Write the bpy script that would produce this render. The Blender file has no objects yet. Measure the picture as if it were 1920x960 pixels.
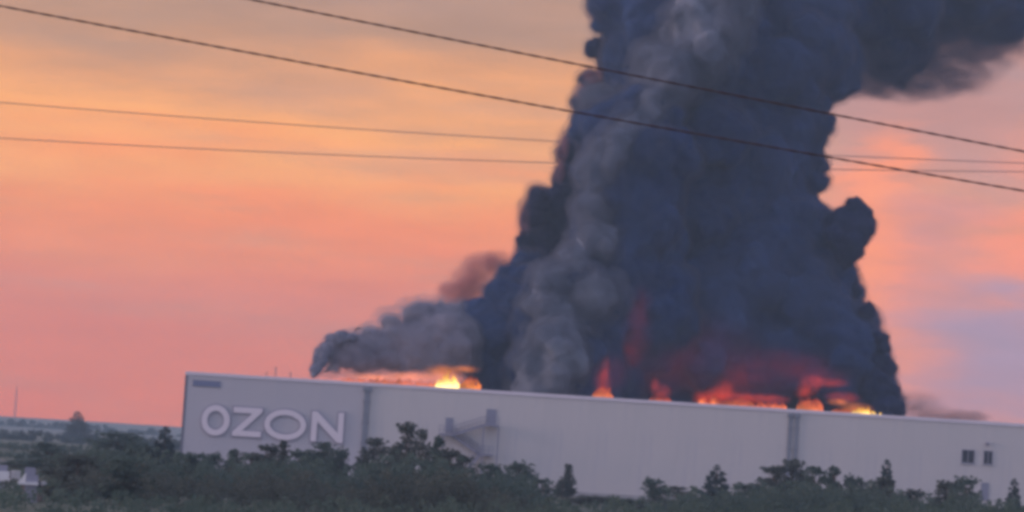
import bpy, bmesh, math, random
import numpy as np
from mathutils import Vector, Matrix, noise as mnoise
R = math.radians
random.seed(7); rng = np.random.default_rng(7)
C = bpy.context.scene.collection
sc = bpy.context.scene

# ------------------------------------------------------------------ camera
F_PX = 5180.0; EYE = Vector((0, 0, 6.0)); PITCH = R(4.0); ROLL = R(3.58)
fwd = Vector((0, math.cos(PITCH), math.sin(PITCH)))
r0 = Vector((1, 0, 0)); u0 = Vector((0, -math.sin(PITCH), math.cos(PITCH)))
camR = r0 * math.cos(ROLL) + u0 * math.sin(ROLL)
camU = -r0 * math.sin(ROLL) + u0 * math.cos(ROLL)
cd = bpy.data.cameras.new('camera'); cam = bpy.data.objects.new('camera', cd); C.objects.link(cam)
cd.sensor_width = 36; cd.lens = F_PX / 1920 * 36; cd.clip_start = 0.5; cd.clip_end = 20000
m = Matrix((camR, camU, -fwd)).transposed().to_4x4(); m.translation = EYE
cam.matrix_world = m
sc.camera = cam
sc.render.resolution_x, sc.render.resolution_y = 1024, 512

def at(x, y, Y):
    """world point seen at photo pixel (x, y) at distance Y along the view"""
    d = fwd * F_PX + camR * (x - 960) + camU * (480 - y)
    return EYE + d * (Y / d.y)
def pxm(Y): return Y / F_PX

# ------------------------------------------------------------------ render
sc.render.engine = 'CYCLES'
sc.cycles.use_denoising = True
sc.cycles.max_bounces = 6; sc.cycles.diffuse_bounces = 2; sc.cycles.glossy_bounces = 2
sc.cycles.volume_bounces = 2; sc.cycles.transparent_max_bounces = 24; sc.cycles.transmission_bounces = 3
sc.cycles.pixel_filter_type = 'BLACKMAN_HARRIS'; sc.cycles.filter_width = 3.9
sc.cycles.sample_clamp_indirect = 4
sc.cycles.volume_max_steps = 96
sc.view_settings.view_transform = 'Standard'; sc.view_settings.look = 'None'
sc.view_settings.exposure = 0; sc.view_settings.gamma = 1; sc.view_settings.use_curve_mapping = False

def lin(r, g, b):
    f = lambda c: (c/255)/12.92 if c/255 <= .04045 else (((c/255)+.055)/1.055)**2.4
    return (f(r), f(g), f(b), 1)

class NT:
    """small node-tree writer"""
    def __init__(s, tree):
        s.t = tree
    def n(s, typ, **kw):
        n = s.t.nodes.new(typ)
        for k, v in kw.items(): setattr(n, k, v)
        return n
    def put(s, sock, v):
        if isinstance(v, bpy.types.NodeSocket): s.t.links.new(v, sock)
        elif v is not None:
            if hasattr(sock, 'default_value'):
                try: sock.default_value = v
                except Exception: sock.default_value = (v[0], v[1], v[2])
    def math(s, op, a, b=None, c=None, clamp=False):
        n = s.n('ShaderNodeMath', operation=op); n.use_clamp = clamp
        s.put(n.inputs[0], a); s.put(n.inputs[1], b); s.put(n.inputs[2], c); return n.outputs[0]
    def mix(s, f, a, b, blend='MIX'):
        n = s.n('ShaderNodeMix', data_type='RGBA', blend_type=blend); n.clamp_factor = True
        s.put(n.inputs[0], f); s.put(n.inputs[6], a); s.put(n.inputs[7], b); return n.outputs[2]
    def comb(s, x, y, z):
        n = s.n('ShaderNodeCombineXYZ'); s.put(n.inputs[0], x); s.put(n.inputs[1], y); s.put(n.inputs[2], z); return n.outputs[0]
    def noise(s, vec, scale, detail=4, rough=.5, out=0):
        n = s.n('ShaderNodeTexNoise'); s.put(n.inputs['Vector'], vec)
        n.inputs['Scale'].default_value = scale; n.inputs['Detail'].default_value = detail; n.inputs['Roughness'].default_value = rough
        return n.outputs[out]
    def ramp(s, f, stops, interp='LINEAR'):
        n = s.n('ShaderNodeValToRGB'); e = n.color_ramp; e.interpolation = interp
        while len(e.elements) < len(stops): e.elements.new(.5)
        for el, (p, c) in zip(e.elements, stops): el.position = p; el.color = c
        s.put(n.inputs[0], f); return n.outputs[0]
    def mr(s, v, a, b, c=0, d=1, smooth=True):
        n = s.n('ShaderNodeMapRange'); n.interpolation_type = 'SMOOTHSTEP' if smooth else 'LINEAR'
        s.put(n.inputs[0], v)
        for i, q in zip((1, 2, 3, 4), (a, b, c, d)): n.inputs[i].default_value = q
        return n.outputs[0]

# ------------------------------------------------------------------ world: dusk sky with streaky cloud
SUN_AZ, SUN_EL = R(-98), R(7)          # azimuth from +Y towards +X (view direction is +Y)
w = bpy.data.worlds.new("World"); sc.world = w; w.use_nodes = True
w.node_tree.nodes.clear(); N = NT(w.node_tree)
out = N.n('ShaderNodeOutputWorld')
tc = N.n('ShaderNodeTexCoord'); sep = N.n('ShaderNodeSeparateXYZ'); N.put(sep.inputs[0], tc.outputs['Generated'])
X, Y_, Z = sep.outputs
u = N.math('ARCTAN2', X, Y_); v = N.math('ARCSINE', Z)
sv = N.comb(N.math('MULTIPLY', u, 5.0), N.math('MULTIPLY', v, 26.0), 0)
n1 = N.noise(sv, 1.6, 5, .5); n2 = N.noise(sv, 5.0, 4, .55)
vd = N.math('ADD', v, N.math('MULTIPLY', N.math('SUBTRACT', n1, .5), .078))
V = lambda x: x * .9 ** 0
west = N.ramp(N.math('SQRT', N.math('MAXIMUM', vd, 0)), [
    (0, (1.30, .215, .05, 1)), (.17, (1.30, .24, .05, 1)), (.235, (1.38, .30, .065, 1)), (.283, (1.40, .375, .085, 1)),
    (.328, (1.40, .55, .14, 1)), (.354, (1.05, .44, .165, 1)), (.385, (.64, .335, .20, 1)), (.45, (.48, .31, .27, 1)),
    (.62, (.52, .48, .60, 1)), (1.0, (.56, .62, .90, 1))])
east = N.ramp(N.math('SQRT', N.math('MAXIMUM', v, 0)), [
    (0, (.46, .44, .60, 1)), (.3, (.64, .62, .88, 1)), (.6, (.62, .66, .98, 1)), (1.0, (.56, .62, .90, 1))])
side = N.mr(Y_, -.45, .75)
dome = N.mix(side, east, west)
st = N.noise(N.comb(N.math('MULTIPLY', u, 6.0), N.math('MULTIPLY', v, 42.0), 8.3), 1.5, 4, .55)
dome = N.mix(N.math('MULTIPLY', N.mr(st, .46, .68), N.mr(v, .02, .07, .16, .42)), dome, (.80, .40, .24, 1))
# soft broken cloud on the right of the smoke, lilac over orange
pn = N.noise(N.comb(N.math('MULTIPLY', u, 9.0), N.math('MULTIPLY', v, 13.0), 3.1), 1.5, 4, .5)
patch = N.ramp(pn, [(.36, (1.2, .38, .13, 1)), (.48, (.92, .36, .27, 1)), (.60, (.54, .34, .42, 1))])
wr = N.math('MULTIPLY', N.mr(u, .075, .125), N.math('MULTIPLY', N.mr(v, .22, .5, 1, 0), N.mr(u, .9, 1.6, 1, 0)))
dome = N.mix(N.math('MULTIPLY', wr, .62), dome, patch)
du = N.math('MULTIPLY', N.math('SUBTRACT', N.noise(sv, 3.2, 3), .5), .06)
dv = N.math('MULTIPLY', N.math('SUBTRACT', N.noise(sv, 4.7, 3), .5), .045)
ub, vb = N.math('ADD', u, du), N.math('ADD', v, dv)
for (cu, cv, ru, rv, col, k) in [
    (.134, .060, .022, .034, (255, 160, 116), .92), (.176, .048, .036, .027, (176, 160, 202), 1.0),
    (.152, .128, .045, .018, (178, 148, 152), .85), (.150, .088, .022, .013, (196, 152, 160), .7),
    (.132, .108, .014, .009, (246, 164, 128), .7), (.188, .080, .022, .013, (255, 160, 120), .8),
    (.150, .016, .034, .016, (216, 160, 160), .7), (.188, .112, .016, .014, (222, 160, 146), .6), (.129, .066, .014, .036, (255, 168, 104), .85), (.133, .106, .012, .009, (255, 176, 118), .3), (.180, .040, .026, .020, (172, 160, 206), .6)]:
    a = N.math('POWER', N.math('DIVIDE', N.math('SUBTRACT', ub, cu), ru), 2)
    b = N.math('POWER', N.math('DIVIDE', N.math('SUBTRACT', vb, cv), rv), 2)
    g = N.math('MULTIPLY', N.math('EXPONENT', N.math('MULTIPLY', N.math('ADD', a, b), -1)), k)
    cl = lin(*col); dome = N.mix(g, dome, (cl[0]*1.6, cl[1]*1.08, cl[2]*.84, 1))
hs = N.n('ShaderNodeHueSaturation'); N.put(hs.inputs['Color'], dome)
N.put(hs.inputs['Value'], N.mr(n2, .25, .75, .93, 1.07, False))
sky = N.n('ShaderNodeTexSky'); sky.sky_type = 'NISHITA'; sky.sun_disc = False
sky.sun_elevation = SUN_EL; sky.sun_rotation = SUN_AZ
bg1 = N.n('ShaderNodeBackground'); N.put(bg1.inputs[0], sky.outputs[0]); bg1.inputs[1].default_value = .07
bg2 = N.n('ShaderNodeBackground'); N.put(bg2.inputs[0], hs.outputs[0]); bg2.inputs[1].default_value = 1.0
mx = N.n('ShaderNodeMixShader'); mx.inputs[0].default_value = .9      # nine tenths cloud cover
N.t.links.new(bg1.outputs[0], mx.inputs[1]); N.t.links.new(bg2.outputs[0], mx.inputs[2])
N.t.links.new(mx.outputs[0], out.inputs[0])

sl = bpy.data.lights.new('sun', 'SUN'); sun = bpy.data.objects.new('sun', sl); C.objects.link(sun)
sl.energy = 2.6; sl.angle = R(20); sl.color = (1, .70, .62)   # low sun dulled by thin cloud
sdir = Vector((math.sin(SUN_AZ)*math.cos(SUN_EL), math.cos(SUN_AZ)*math.cos(SUN_EL), math.sin(SUN_EL)))
sun.rotation_euler = sdir.to_track_quat('Z', 'Y').to_euler()

# ------------------------------------------------------------------ materials
def mat(name, col, rough=.8, var=.0, scale=1.0, col2=None, bump=0, metal=0, detail=4):
    m = bpy.data.materials.new(name); m.use_nodes = True; t = NT(m.node_tree)
    b = m.node_tree.nodes['Principled BSDF']; b.inputs['Roughness'].default_value = rough; b.inputs['Metallic'].default_value = metal
    c = tuple(col) + (1,)
    if var or col2:
        tcn = t.n('ShaderNodeTexCoord'); no = t.noise(tcn.outputs['Object'], scale, detail, .6)
        c2 = tuple(col2) + (1,) if col2 else tuple(x * (1 + var) for x in col) + (1,)
        c1 = c if col2 else tuple(x * (1 - var) for x in col) + (1,)
        cc = t.ramp(no, [(.32, c1), (.68, c2)])
        t.put(b.inputs['Base Color'], cc)
        if bump:
            bn = t.n('ShaderNodeBump'); bn.inputs['Strength'].default_value = bump; t.put(bn.inputs['Height'], no)
            t.put(b.inputs['Normal'], bn.outputs[0])
    else: b.inputs['Base Color'].default_value = c
    return m
M = {}
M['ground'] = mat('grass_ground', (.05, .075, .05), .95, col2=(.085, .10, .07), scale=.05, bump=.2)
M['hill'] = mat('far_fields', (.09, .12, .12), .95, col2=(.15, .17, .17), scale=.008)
M['gravel'] = mat('yard_gravel', (.16, .15, .14), .95, var=.2, scale=.6)
M['coping'] = mat('coping_metal', (.72, .66, .72), .5, var=.03, scale=.3)
M['trim'] = mat('grey_trim', (.16, .16, .20), .6, var=.1, scale=.5)
M['pipe'] = mat('pipe_metal', (.20, .22, .27), .5, var=.12, scale=.8)
M['letter'] = mat('letter_acrylic', (.76, .70, .75), .6)
M['outline'] = mat('letter_edge', (.31, .30, .37), .8)
M['plate'] = mat('sign_plate', (.16, .19, .32), .6)
M['glass'] = mat('window_glass', (.02, .022, .035), .6)
M['frame'] = mat('window_frame', (.30, .30, .36), .5)
M['steel'] = mat('stair_steel', (.23, .23, .31), .6, var=.1, scale=1)
M['door'] = mat('door_paint', (.24, .25, .33), .6)
M['roof'] = mat('roof_membrane', (.3, .3, .3), .9, var=.1, scale=.3)
M['bark'] = mat('bark', (.09, .07, .05), .95, var=.3, scale=3)
M['wire'] = mat('wire_rubber', (.06, .028, .028), .8)
M['wire2'] = mat('wire_aluminium', (.26, .12, .09), .6)
M['whitewall'] = mat('white_plaster', (.75, .76, .78), .8, var=.05, scale=1)
M['brick'] = mat('dull_wall', (.25, .2, .18), .9, var=.15, scale=1)
M['tinroof'] = mat('pale_sheet_roof', (.62, .64, .68), .5, var=.06, scale=.8)
M['concrete'] = mat('concrete', (.35, .35, .36), .9, var=.1, scale=.8)
def wallmat(c1=(.53, .52, .52), c2=(.63, .585, .565)):
    m = bpy.data.materials.new('wall_panels'); m.use_nodes = True; t = NT(m.node_tree); b = m.node_tree.nodes['Principled BSDF']
    tcn = t.n('ShaderNodeTexCoord'); sp = t.n('ShaderNodeSeparateXYZ'); t.put(sp.inputs[0], tcn.outputs['Object'])
    a = t.noise(tcn.outputs['Object'], .045, 3, .5)
    st = t.noise(t.comb(t.math('MULTIPLY', sp.outputs[0], 1.2), 0, t.math('MULTIPLY', sp.outputs[2], .08)), 1.0, 4, .6)
    c = t.ramp(a, [(.35, c1 + (1,)), (.65, c2 + (1,))])
    c = t.mix(t.mr(st, .48, .75, 0, .38), c, (.45, .45, .50, 1))
    t.put(b.inputs['Base Color'], c); b.inputs['Roughness'].default_value = .55
    return m
M['wall'] = wallmat(); M['wall_west'] = wallmat((.45, .45, .50), (.53, .50, .52))
def leafmat(name, c1, c2):
    m = bpy.data.materials.new(name); m.use_nodes = True; t = NT(m.node_tree); b = m.node_tree.nodes['Principled BSDF']
    oi = t.n('ShaderNodeObjectInfo'); g = t.n('ShaderNodeNewGeometry')
    tcn = t.n('ShaderNodeTexCoord'); no = t.noise(tcn.outputs['Object'], .55, 3, .5)
    f = t.math('ADD', t.math('MULTIPLY', oi.outputs['Random'], .35), t.math('MULTIPLY', no, .7))
    f = t.math('ADD', f, t.math('MULTIPLY', t.math('SUBTRACT', g.outputs['Random Per Island'], .5), .35), clamp=True)
    c = t.mix(f, c1 + (1,), c2 + (1,))
    t.put(b.inputs['Base Color'], c); b.inputs['Roughness'].default_value = .7
    b.inputs['Specular IOR Level'].default_value = .15
    nt = m.node_tree; tl = t.n('ShaderNodeBsdfTranslucent'); t.put(tl.inputs[0], c); ms = t.n('ShaderNodeMixShader'); ms.inputs[0].default_value = .45
    o = nt.nodes['Material Output']; t.t.links.new(b.outputs[0], ms.inputs[1]); t.t.links.new(tl.outputs[0], ms.inputs[2]); t.t.links.new(ms.outputs[0], o.inputs[0])
    return m
M['leaf_a'] = leafmat('leaves_green', (.07, .12, .10), (.12, .165, .135))
M['leaf_b'] = leafmat('leaves_olive', (.07, .09, .08), (.12, .14, .115))
M['needle'] = leafmat('needles_dark', (.04, .075, .085), (.085, .12, .115))

# ------------------------------------------------------------------ mesh helpers
def link(name, me, material=None, parent=None, loc=None):
    o = bpy.data.objects.new(name, me); C.objects.link(o)
    if material and me is not None and not me.materials: me.materials.append(material)
    if parent: o.parent = parent
    if loc is not None: o.location = loc
    return o
def obj(name, bm, material, parent=None, loc=None, smooth=False):
    me = bpy.data.meshes.new(name); bm.to_mesh(me); bm.free()
    if smooth: me.polygons.foreach_set('use_smooth', [True] * len(me.polygons))
    return link(name, me, material, parent, loc)
def tag(o, label=None, cat=None, group=None, kind=None):
    if label: o['label'] = label
    if cat: o['category'] = cat
    if group: o['group'] = group
    if kind: o['kind'] = kind
    return o
def thing(name, loc, label, cat, group=None):
    o = bpy.data.objects.new(name, None); C.objects.link(o); o.location = loc; o.empty_display_size = .3
    return tag(o, label, cat, group)
def box(bm, x0, x1, y0, y1, z0, z1, bev=0):
    vs = [bm.verts.new((x, y, z)) for x in (x0, x1) for y in (y0, y1) for z in (z0, z1)]
    q = [(0, 1, 3, 2), (4, 6, 7, 5), (0, 4, 5, 1), (2, 3, 7, 6), (0, 2, 6, 4), (1, 5, 7, 3)]
    fs = [bm.faces.new([vs[i] for i in f]) for f in q]
    if bev:
        es = list({e for f in fs for e in f.edges}); bmesh.ops.bevel(bm, geom=es, offset=bev, segments=1, affect='EDGES')
def bar(bm, a, b, wd, ht=None):
    """box bar from a to b"""
    a, b = Vector(a), Vector(b); d = b - a; L = d.length; d.normalize(); ht = ht or wd
    up = Vector((0, 0, 1)) if abs(d.z) < .95 else Vector((0, 1, 0))
    s = d.cross(up).normalized() * wd / 2; t = s.cross(d).normalized() * ht / 2
    vs = [bm.verts.new(p + i * s + j * t) for p in (a, b) for i, j in ((-1, -1), (1, -1), (1, 1), (-1, 1))]
    bm.faces.new(vs[3::-1]); bm.faces.new(vs[4:])
    for i in range(4): bm.faces.new((vs[i], vs[(i+1) % 4], vs[4+(i+1) % 4], vs[4+i]))
def tube(bm, pts, rad, seg=8):
    prev = None; n = len(pts)
    for i, p in enumerate(pts):
        p = Vector(p); d = (Vector(pts[min(i+1, n-1)]) - Vector(pts[max(i-1, 0)])).normalized()
        up = Vector((0, 0, 1)) if abs(d.z) < .9 else Vector((0, 1, 0))
        s = d.cross(up).normalized(); t = s.cross(d)
        r = rad[i] if hasattr(rad, '__len__') else rad
        ring = [bm.verts.new(p + r * (math.cos(k*2*math.pi/seg) * s + math.sin(k*2*math.pi/seg) * t)) for k in range(seg)]
        if prev:
            for k in range(seg): bm.faces.new((prev[k], prev[(k+1) % seg], ring[(k+1) % seg], ring[k]))
        else: bm.faces.new(ring[::-1])
        prev = ring
    bm.faces.new(prev)

# ------------------------------------------------------------------ ground, far rise
bm = bmesh.new(); S = 2400
nx, ny = 60, 60
grid = [[bm.verts.new((-S + 2*S*i/nx, -500 + 2900*(j/ny)**1.3, 0)) for j in range(ny+1)] for i in range(nx+1)]
for i in range(nx):
    for j in range(ny): bm.faces.new((grid[i][j], grid[i+1][j], grid[i+1][j+1], grid[i][j+1]))
tag(obj('ground', bm, M['ground']), 'dull green open ground around the warehouse', kind='structure')
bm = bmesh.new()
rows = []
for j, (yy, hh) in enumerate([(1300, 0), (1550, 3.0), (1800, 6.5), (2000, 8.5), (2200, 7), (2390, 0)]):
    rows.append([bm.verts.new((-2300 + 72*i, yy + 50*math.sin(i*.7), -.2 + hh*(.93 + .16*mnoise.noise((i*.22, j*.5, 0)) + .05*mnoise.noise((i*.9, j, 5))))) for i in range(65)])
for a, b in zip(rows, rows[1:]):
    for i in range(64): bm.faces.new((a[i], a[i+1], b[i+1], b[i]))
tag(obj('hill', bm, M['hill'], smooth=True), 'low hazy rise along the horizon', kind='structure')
bm = bmesh.new(); box(bm, -75, 160, 378, 399.9, -.1, .02)
tag(obj('yard', bm, M['gravel']), 'pale yard strip along the warehouse foot', kind='structure')

# ------------------------------------------------------------------ warehouse
D = 400.0; ROOF = 14.35
xL = at(349, 700, D).x; xR = 170.0
wh = thing('warehouse', (xL, D, 0), 'long pale grey flat-roofed warehouse with its roof burning behind the tree belt', 'warehouse')
def loc(p): return Vector(p) - Vector((xL, D, 0))
W = xR - xL
# wall built of upright bays of sandwich panel, 6 m wide, with a 20 mm open joint
bay = 6.5; nb = int(W // bay)
box_me = None
for i in range(nb + 1):
    x0, x1 = i*bay + .005, min((i+1)*bay - .005, W)
    if i < 5 or i == nb:
        bm = bmesh.new(); box(bm, 0, x1-x0, 0, .18, 0, ROOF - .5)
        me = bpy.data.meshes.new('wall_panel'); bm.to_mesh(me); bm.free(); me.materials.append(M['wall' if i > 3 else 'wall_west'])
        if i == 4: box_me = me
    else: me = box_me
    link('wall_panel', me, None, wh, (x0, 0, 0))
bm = bmesh.new(); box(bm, 0, W, .2, 120, 0, ROOF - .62); obj('building_core', bm, M['trim'], wh)
bm = bmesh.new(); box(bm, .4, W - .4, .6, 119, ROOF - .60, ROOF - .45); obj('roof', bm, M['roof'], wh)
bm = bmesh.new()
box(bm, -.12, W + .1, -.14, .42, ROOF - .52, ROOF, .03)
obj('coping', bm, M['coping'], wh)
bm = bmesh.new(); box(bm, -.10, .28, -.035, .3, 0, ROOF - .53, .01); obj('corner_trim', bm, M['trim'], wh)
bm = bmesh.new(); box(bm, -.05, W, -.05, .0, 0, .5); obj('plinth', bm, M['concrete'], wh)
# downpipes
def pipe(px, wpx):
    p = loc(at(px, 780, D)); wd = wpx * pxm(D)
    bm = bmesh.new(); box(bm, p.x - wd/2, p.x + wd/2, -.30, -.012, .2, ROOF - .75, .03)
    q = obj('downpipe', bm, M['pipe'], wh)
    bm = bmesh.new(); box(bm, p.x - wd*.8, p.x + wd*.8, -.40, -.015, ROOF - 1.25, ROOF - .55, .05)
    obj('rain_hopper', bm, M['pipe'], q)
    for z in (2.5, 5.5, 8.5, 11.5):
        bm = bmesh.new(); box(bm, p.x - wd*.65, p.x + wd*.65, -.315, -.008, z, z+.12); obj('bracket', bm, M['trim'], q)
pipe(686, 11); pipe(1482, 7); pipe(1495, 7)

# small dark plate high at the corner
p0, p1 = at(362, 715, D), at(413, 726, D)
t = thing('name_plate', (p0.x, D, p1.z), 'small dark blue plate high on the wall corner above the first letter O', 'sign')
wp = p1.x - p0.x
bm = bmesh.new(); box(bm, 0, wp, -.10, -.01, 0, .78, .02); obj('panel', bm, M['plate'], t)
bm = bmesh.new()
for (a0, a1, b0, b1) in ((-.05, wp+.05, -.05, 0), (-.05, wp+.05, .78, .83)): box(bm, a0, a1, -.12, -.012, b0, b1)
obj('frame', bm, M['trim'], t)

# ------------------------------------------------------------------ big letters O Z O N
def prism(bm, loops, y0, y1):
    """loops: list of closed 2-D outlines (outer, hole...) with equal counts -> ring, or a single outline"""
    if len(loops) == 2:
        a, b = loops; n = len(a)
        V_ = [[bm.verts.new((p[0], y, p[1])) for p in l] for y in (y0, y1) for l in (a, b)]
        for i in range(n):
            j = (i+1) % n
            bm.faces.new((V_[0][i], V_[0][j], V_[1][j], V_[1][i])); bm.faces.new((V_[2][j], V_[2][i], V_[3][i], V_[3][j]))
            bm.faces.new((V_[0][j], V_[0][i], V_[2][i], V_[2][j])); bm.faces.new((V_[1][i], V_[1][j], V_[3][j], V_[3][i]))
    else:
        a = loops[0]; n = len(a)
        f = [bm.verts.new((p[0], y0, p[1])) for p in a]; k = [bm.verts.new((p[0], y1, p[1])) for p in a]
        bm.faces.new(f); bm.faces.new(k[::-1])
        for i in range(n): j = (i+1) % n; bm.faces.new((f[j], f[i], k[i], k[j]))
def ell(cx, cz, a, b, n=56): return [(cx + a*math.cos(2*math.pi*i/n), cz + b*math.sin(2*math.pi*i/n)) for i in range(n)]
def offset_poly(P, d):
    n = len(P); out = []
    for i in range(n):
        a, b, c = Vector(P[i-1]), Vector(P[i]), Vector(P[(i+1) % n])
        e1 = (b-a).normalized(); e2 = (c-b).normalized()
        n1 = Vector((e1.y, -e1.x)); n2 = Vector((e2.y, -e2.x)); k = (n1+n2)
        k = k / max(.35, k.length_squared/2) if k.length > 1e-4 else n1
        out.append((b.x + k.x*d, b.y + k.y*d))
    return out
def area(P): return sum(P[i][0]*P[(i+1) % len(P)][1] - P[(i+1) % len(P)][0]*P[i][1] for i in range(len(P)))/2
o0 = at(403, 789, D)
sg = thing('letter_sign', (o0.x, D, o0.z), 'row of four large raised pale letters with dark edges at the wall\'s left end', 'sign')
s_ = pxm(D)
def L2(px, py): q = at(px, py, D); return (q.x - o0.x, q.z - o0.z)
def letter(solid, ring=None):
    bm = bmesh.new(); prism(bm, solid if ring is None else ring, -.30, -.12)
    a = obj('letter', bm, M['letter'], sg)
    return a
OUT = .22
for (cx, cy, a_, b_, th) in ((404.5, 788, 26.5, 28.5, 11), (535, 796.5, 39, 28.5, 10.5)):
    c = L2(cx, cy); a1, b1, t1 = a_*s_, b_*s_, th*s_
    L = letter(None, [ell(*c, a1, b1), ell(*c, a1-t1, b1-t1)])
    bm = bmesh.new(); prism(bm, [ell(*c, a1+OUT, b1+OUT), ell(*c, a1-t1-OUT, b1-t1-OUT)], -.16, -.02); obj('letter_outline', bm, M['outline'], L)
def strokes(P):
    if area(P) < 0: P = P[::-1]
    L = letter([P]); bm = bmesh.new(); prism(bm, [offset_poly(P, OUT)], -.16, -.02); obj('letter_outline', bm, M['outline'], L)
def frame2(px, py):                       # local letter frame, metres, upright
    c = L2(px, py); return lambda x, z: (c[0]+x, c[1]+z)
g = frame2(464, 791.5); hw, hh, t1 = 27*s_, 27*s_, 10.5*s_
strokes([g(-hw, hh), g(hw, hh), g(hw, hh-.1-t1*.55), g(-hw+t1*1.75, -hh+t1), g(hw, -hh+t1), g(hw, -hh), g(-hw, -hh), g(-hw, -hh+t1*.75), g(hw-t1*1.75, hh-t1), g(-hw, hh-t1)])
g = frame2(614, 801); hw, hh, t1 = 30*s_, 28*s_, 10.5*s_
strokes([g(-hw, -hh), g(-hw, hh), g(-hw+t1*.95, hh), g(hw-t1, -hh+t1*1.75), g(hw-t1, hh), g(hw, hh), g(hw, -hh), g(hw-t1*.95, -hh), g(-hw+t1, hh-t1*1.75), g(-hw+t1, -hh)])

# ------------------------------------------------------------------ windows, lamp, doors on the wall
def window(x0, y0, x1, y1, lab=None):
    a, b = loc(at(x0, y0, D)), loc(at(x1, y1, D)); wd, ht = b.x - a.x, a.z - b.z
    bm = bmesh.new(); f = .14
    box(bm, 0, wd, -.12, -.01, 0, f); box(bm, 0, wd, -.12, -.01, ht-f, ht)
    box(bm, 0, f, -.12, -.01, f, ht-f); box(bm, wd-f, wd, -.12, -.01, f, ht-f)
    w_ = obj('window', bm, M['frame'], wh, (a.x, 0, b.z))
    bm = bmesh.new(); box(bm, f, wd-f, -.06, -.012, f, ht-f); obj('pane', bm, M['glass'], w_)
    if wd > 1.4:
        bm = bmesh.new(); box(bm, wd/2-.05, wd/2+.05, -.10, -.062, f, ht-f); obj('mullion', bm, M['frame'], w_)
    bm = bmesh.new(); box(bm, -.08, wd+.08, -.22, -.13, -.08, 0); obj('sill', bm, M['frame'], w_)
window(1803, 842, 1827, 870); window(1844, 844, 1861, 872)
a = loc(at(1851, 831, D))
bm = bmesh.new(); box(bm, -.3, .3, -.5, -.01, -.15, .18, .04); bar(bm, (0, -.25, -.4), (0, -.25, -.15), .3)
obj('wall_lamp', bm, M['outline'], wh, (a.x, 0, a.z))
def door(px, ytop, wpx, ht, zb=None):
    a = loc(at(px, ytop, D)); wd = wpx*s_
    bm = bmesh.new(); z0 = a.z - ht if zb is None else zb
    box(bm, 0, wd, -.09, -.01, 0, ht, .02); d_ = obj('door', bm, M['door'], wh, (a.x - wd/2, 0, z0))
    bm = bmesh.new(); box(bm, wd*.8, wd*.9, -.16, -.09, ht*.45, ht*.5); obj('handle', bm, M['steel'], d_)
door(1847, 905, 15, 2.6); door(843, 783, 14, 2.2); door(922, 767, 19, 2.3)

# ------------------------------------------------------------------ outside fire stairs
st0 = at(905, 870, D)
fs = thing('fire_stairs', (at(880, 850, D).x, D, 0), 'zigzag steel fire stairs climbing the wall to two grey doors', 'stairs')
ox = fs.location.x
def LS(px, py): q = at(px, py, D); return (q.x - ox, q.z)
top = LS(922, 796); mid = LS(836, 813); low = LS(912, 851)
bot = (LS(838, 880)[0], 0.15)
def landing(c, wd):
    bm = bmesh.new(); x, z = c
    box(bm, x-wd/2, x+wd/2, -1.95, -.2, z-.28, z); o = obj('landing', bm, M['steel'], fs)
    bm = bmesh.new()
    for h in (.55, 1.1): bar(bm, (x-wd/2, -1.9, z+h), (x+wd/2, -1.9, z+h), .07)
    for k in range(4): xx = x - wd/2 + wd*k/3; bar(bm, (xx, -1.9, z), (xx, -1.9, z+1.13), .07)
    obj('railing', bm, M['steel'], o)
landing(top, 2.0); landing(mid, 1.9); landing(low, 1.9)
def flight(a, b, y0, y1):
    (xa, za), (xb, zb) = a, b
    bm = bmesh.new()
    for yy in (y0, y1): bar(bm, (xa, yy, za-.15), (xb, yy, zb-.15), .10, .38)
    o = obj('stair_flight', bm, M['steel'], fs)
    n = max(6, int(abs(za-zb)/.2)); bm = bmesh.new()
    for k in range(1, n):
        f = k/n; x, z = xa+(xb-xa)*f, za+(zb-za)*f
        box(bm, x-.16, x+.16, y0+.05, y1-.05, z-.05, z)
    obj('treads', bm, M['steel'], o)
    bm = bmesh.new(); 
    for yy in (y0, y1):
        for h in (.55, 1.1): bar(bm, (xa, yy, za+h), (xb, yy, zb+h), .08)
        for k in range(0, 9):
            f = k/8; bar(bm, (xa+(xb-xa)*f, yy, za+(zb-za)*f-.1), (xa+(xb-xa)*f, yy, za+(zb-za)*f+1.1), .06)
    obj('handrail', bm, M['steel'], o)
flight((top[0]-1, top[1]), (mid[0]+.9, mid[1]), -1.9, -1.1)
flight((mid[0]+.9, mid[1]), (low[0]-.9, low[1]), -1.0, -.25)
flight((low[0]-.9, low[1]), (bot[0]+.9, bot[1]), -1.9, -1.1)
for px, zt in ((906, top[1]), (934, top[1]), (832, mid[1])):
    x = LS(px, 820)[0]
    bm = bmesh.new(); bar(bm, (x, -1.8, .02), (x, -1.8, zt-.29), .18); obj('post', bm, M['steel'], fs)

# little fixtures on the roof edge
for k, (px, py, wpx, lab) in enumerate([(517, 690, 3, 'thin upright roof vent pipe above the second O'), (500, 700, 2, 'stub roof vent beside the taller vent pipe above the sign'), (545, 700, 2.4, 'low roof vent nearest the smoking roof corner')]):
    p = at(px, py, D + 3); bm = bmesh.new(); h = max(.35, p.z - (ROOF - .45))
    tube(bm, [(0, 0, 0), (0, 0, h*.85), (0, 0, h)], [.07, .07, .06]); 
    o = thing('roof_vent', (p.x, D + 3, ROOF - .449), lab, 'vent', 'vents along the roof edge')
    obj('pipe', bm, M['trim'], o)
    bm = bmesh.new(); tube(bm, [(0, 0, h+.001), (0, 0, h+.08), (0, 0, h+.2)], [.13, .12, .03]); obj('cap', bm, M['trim'], o)

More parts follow.
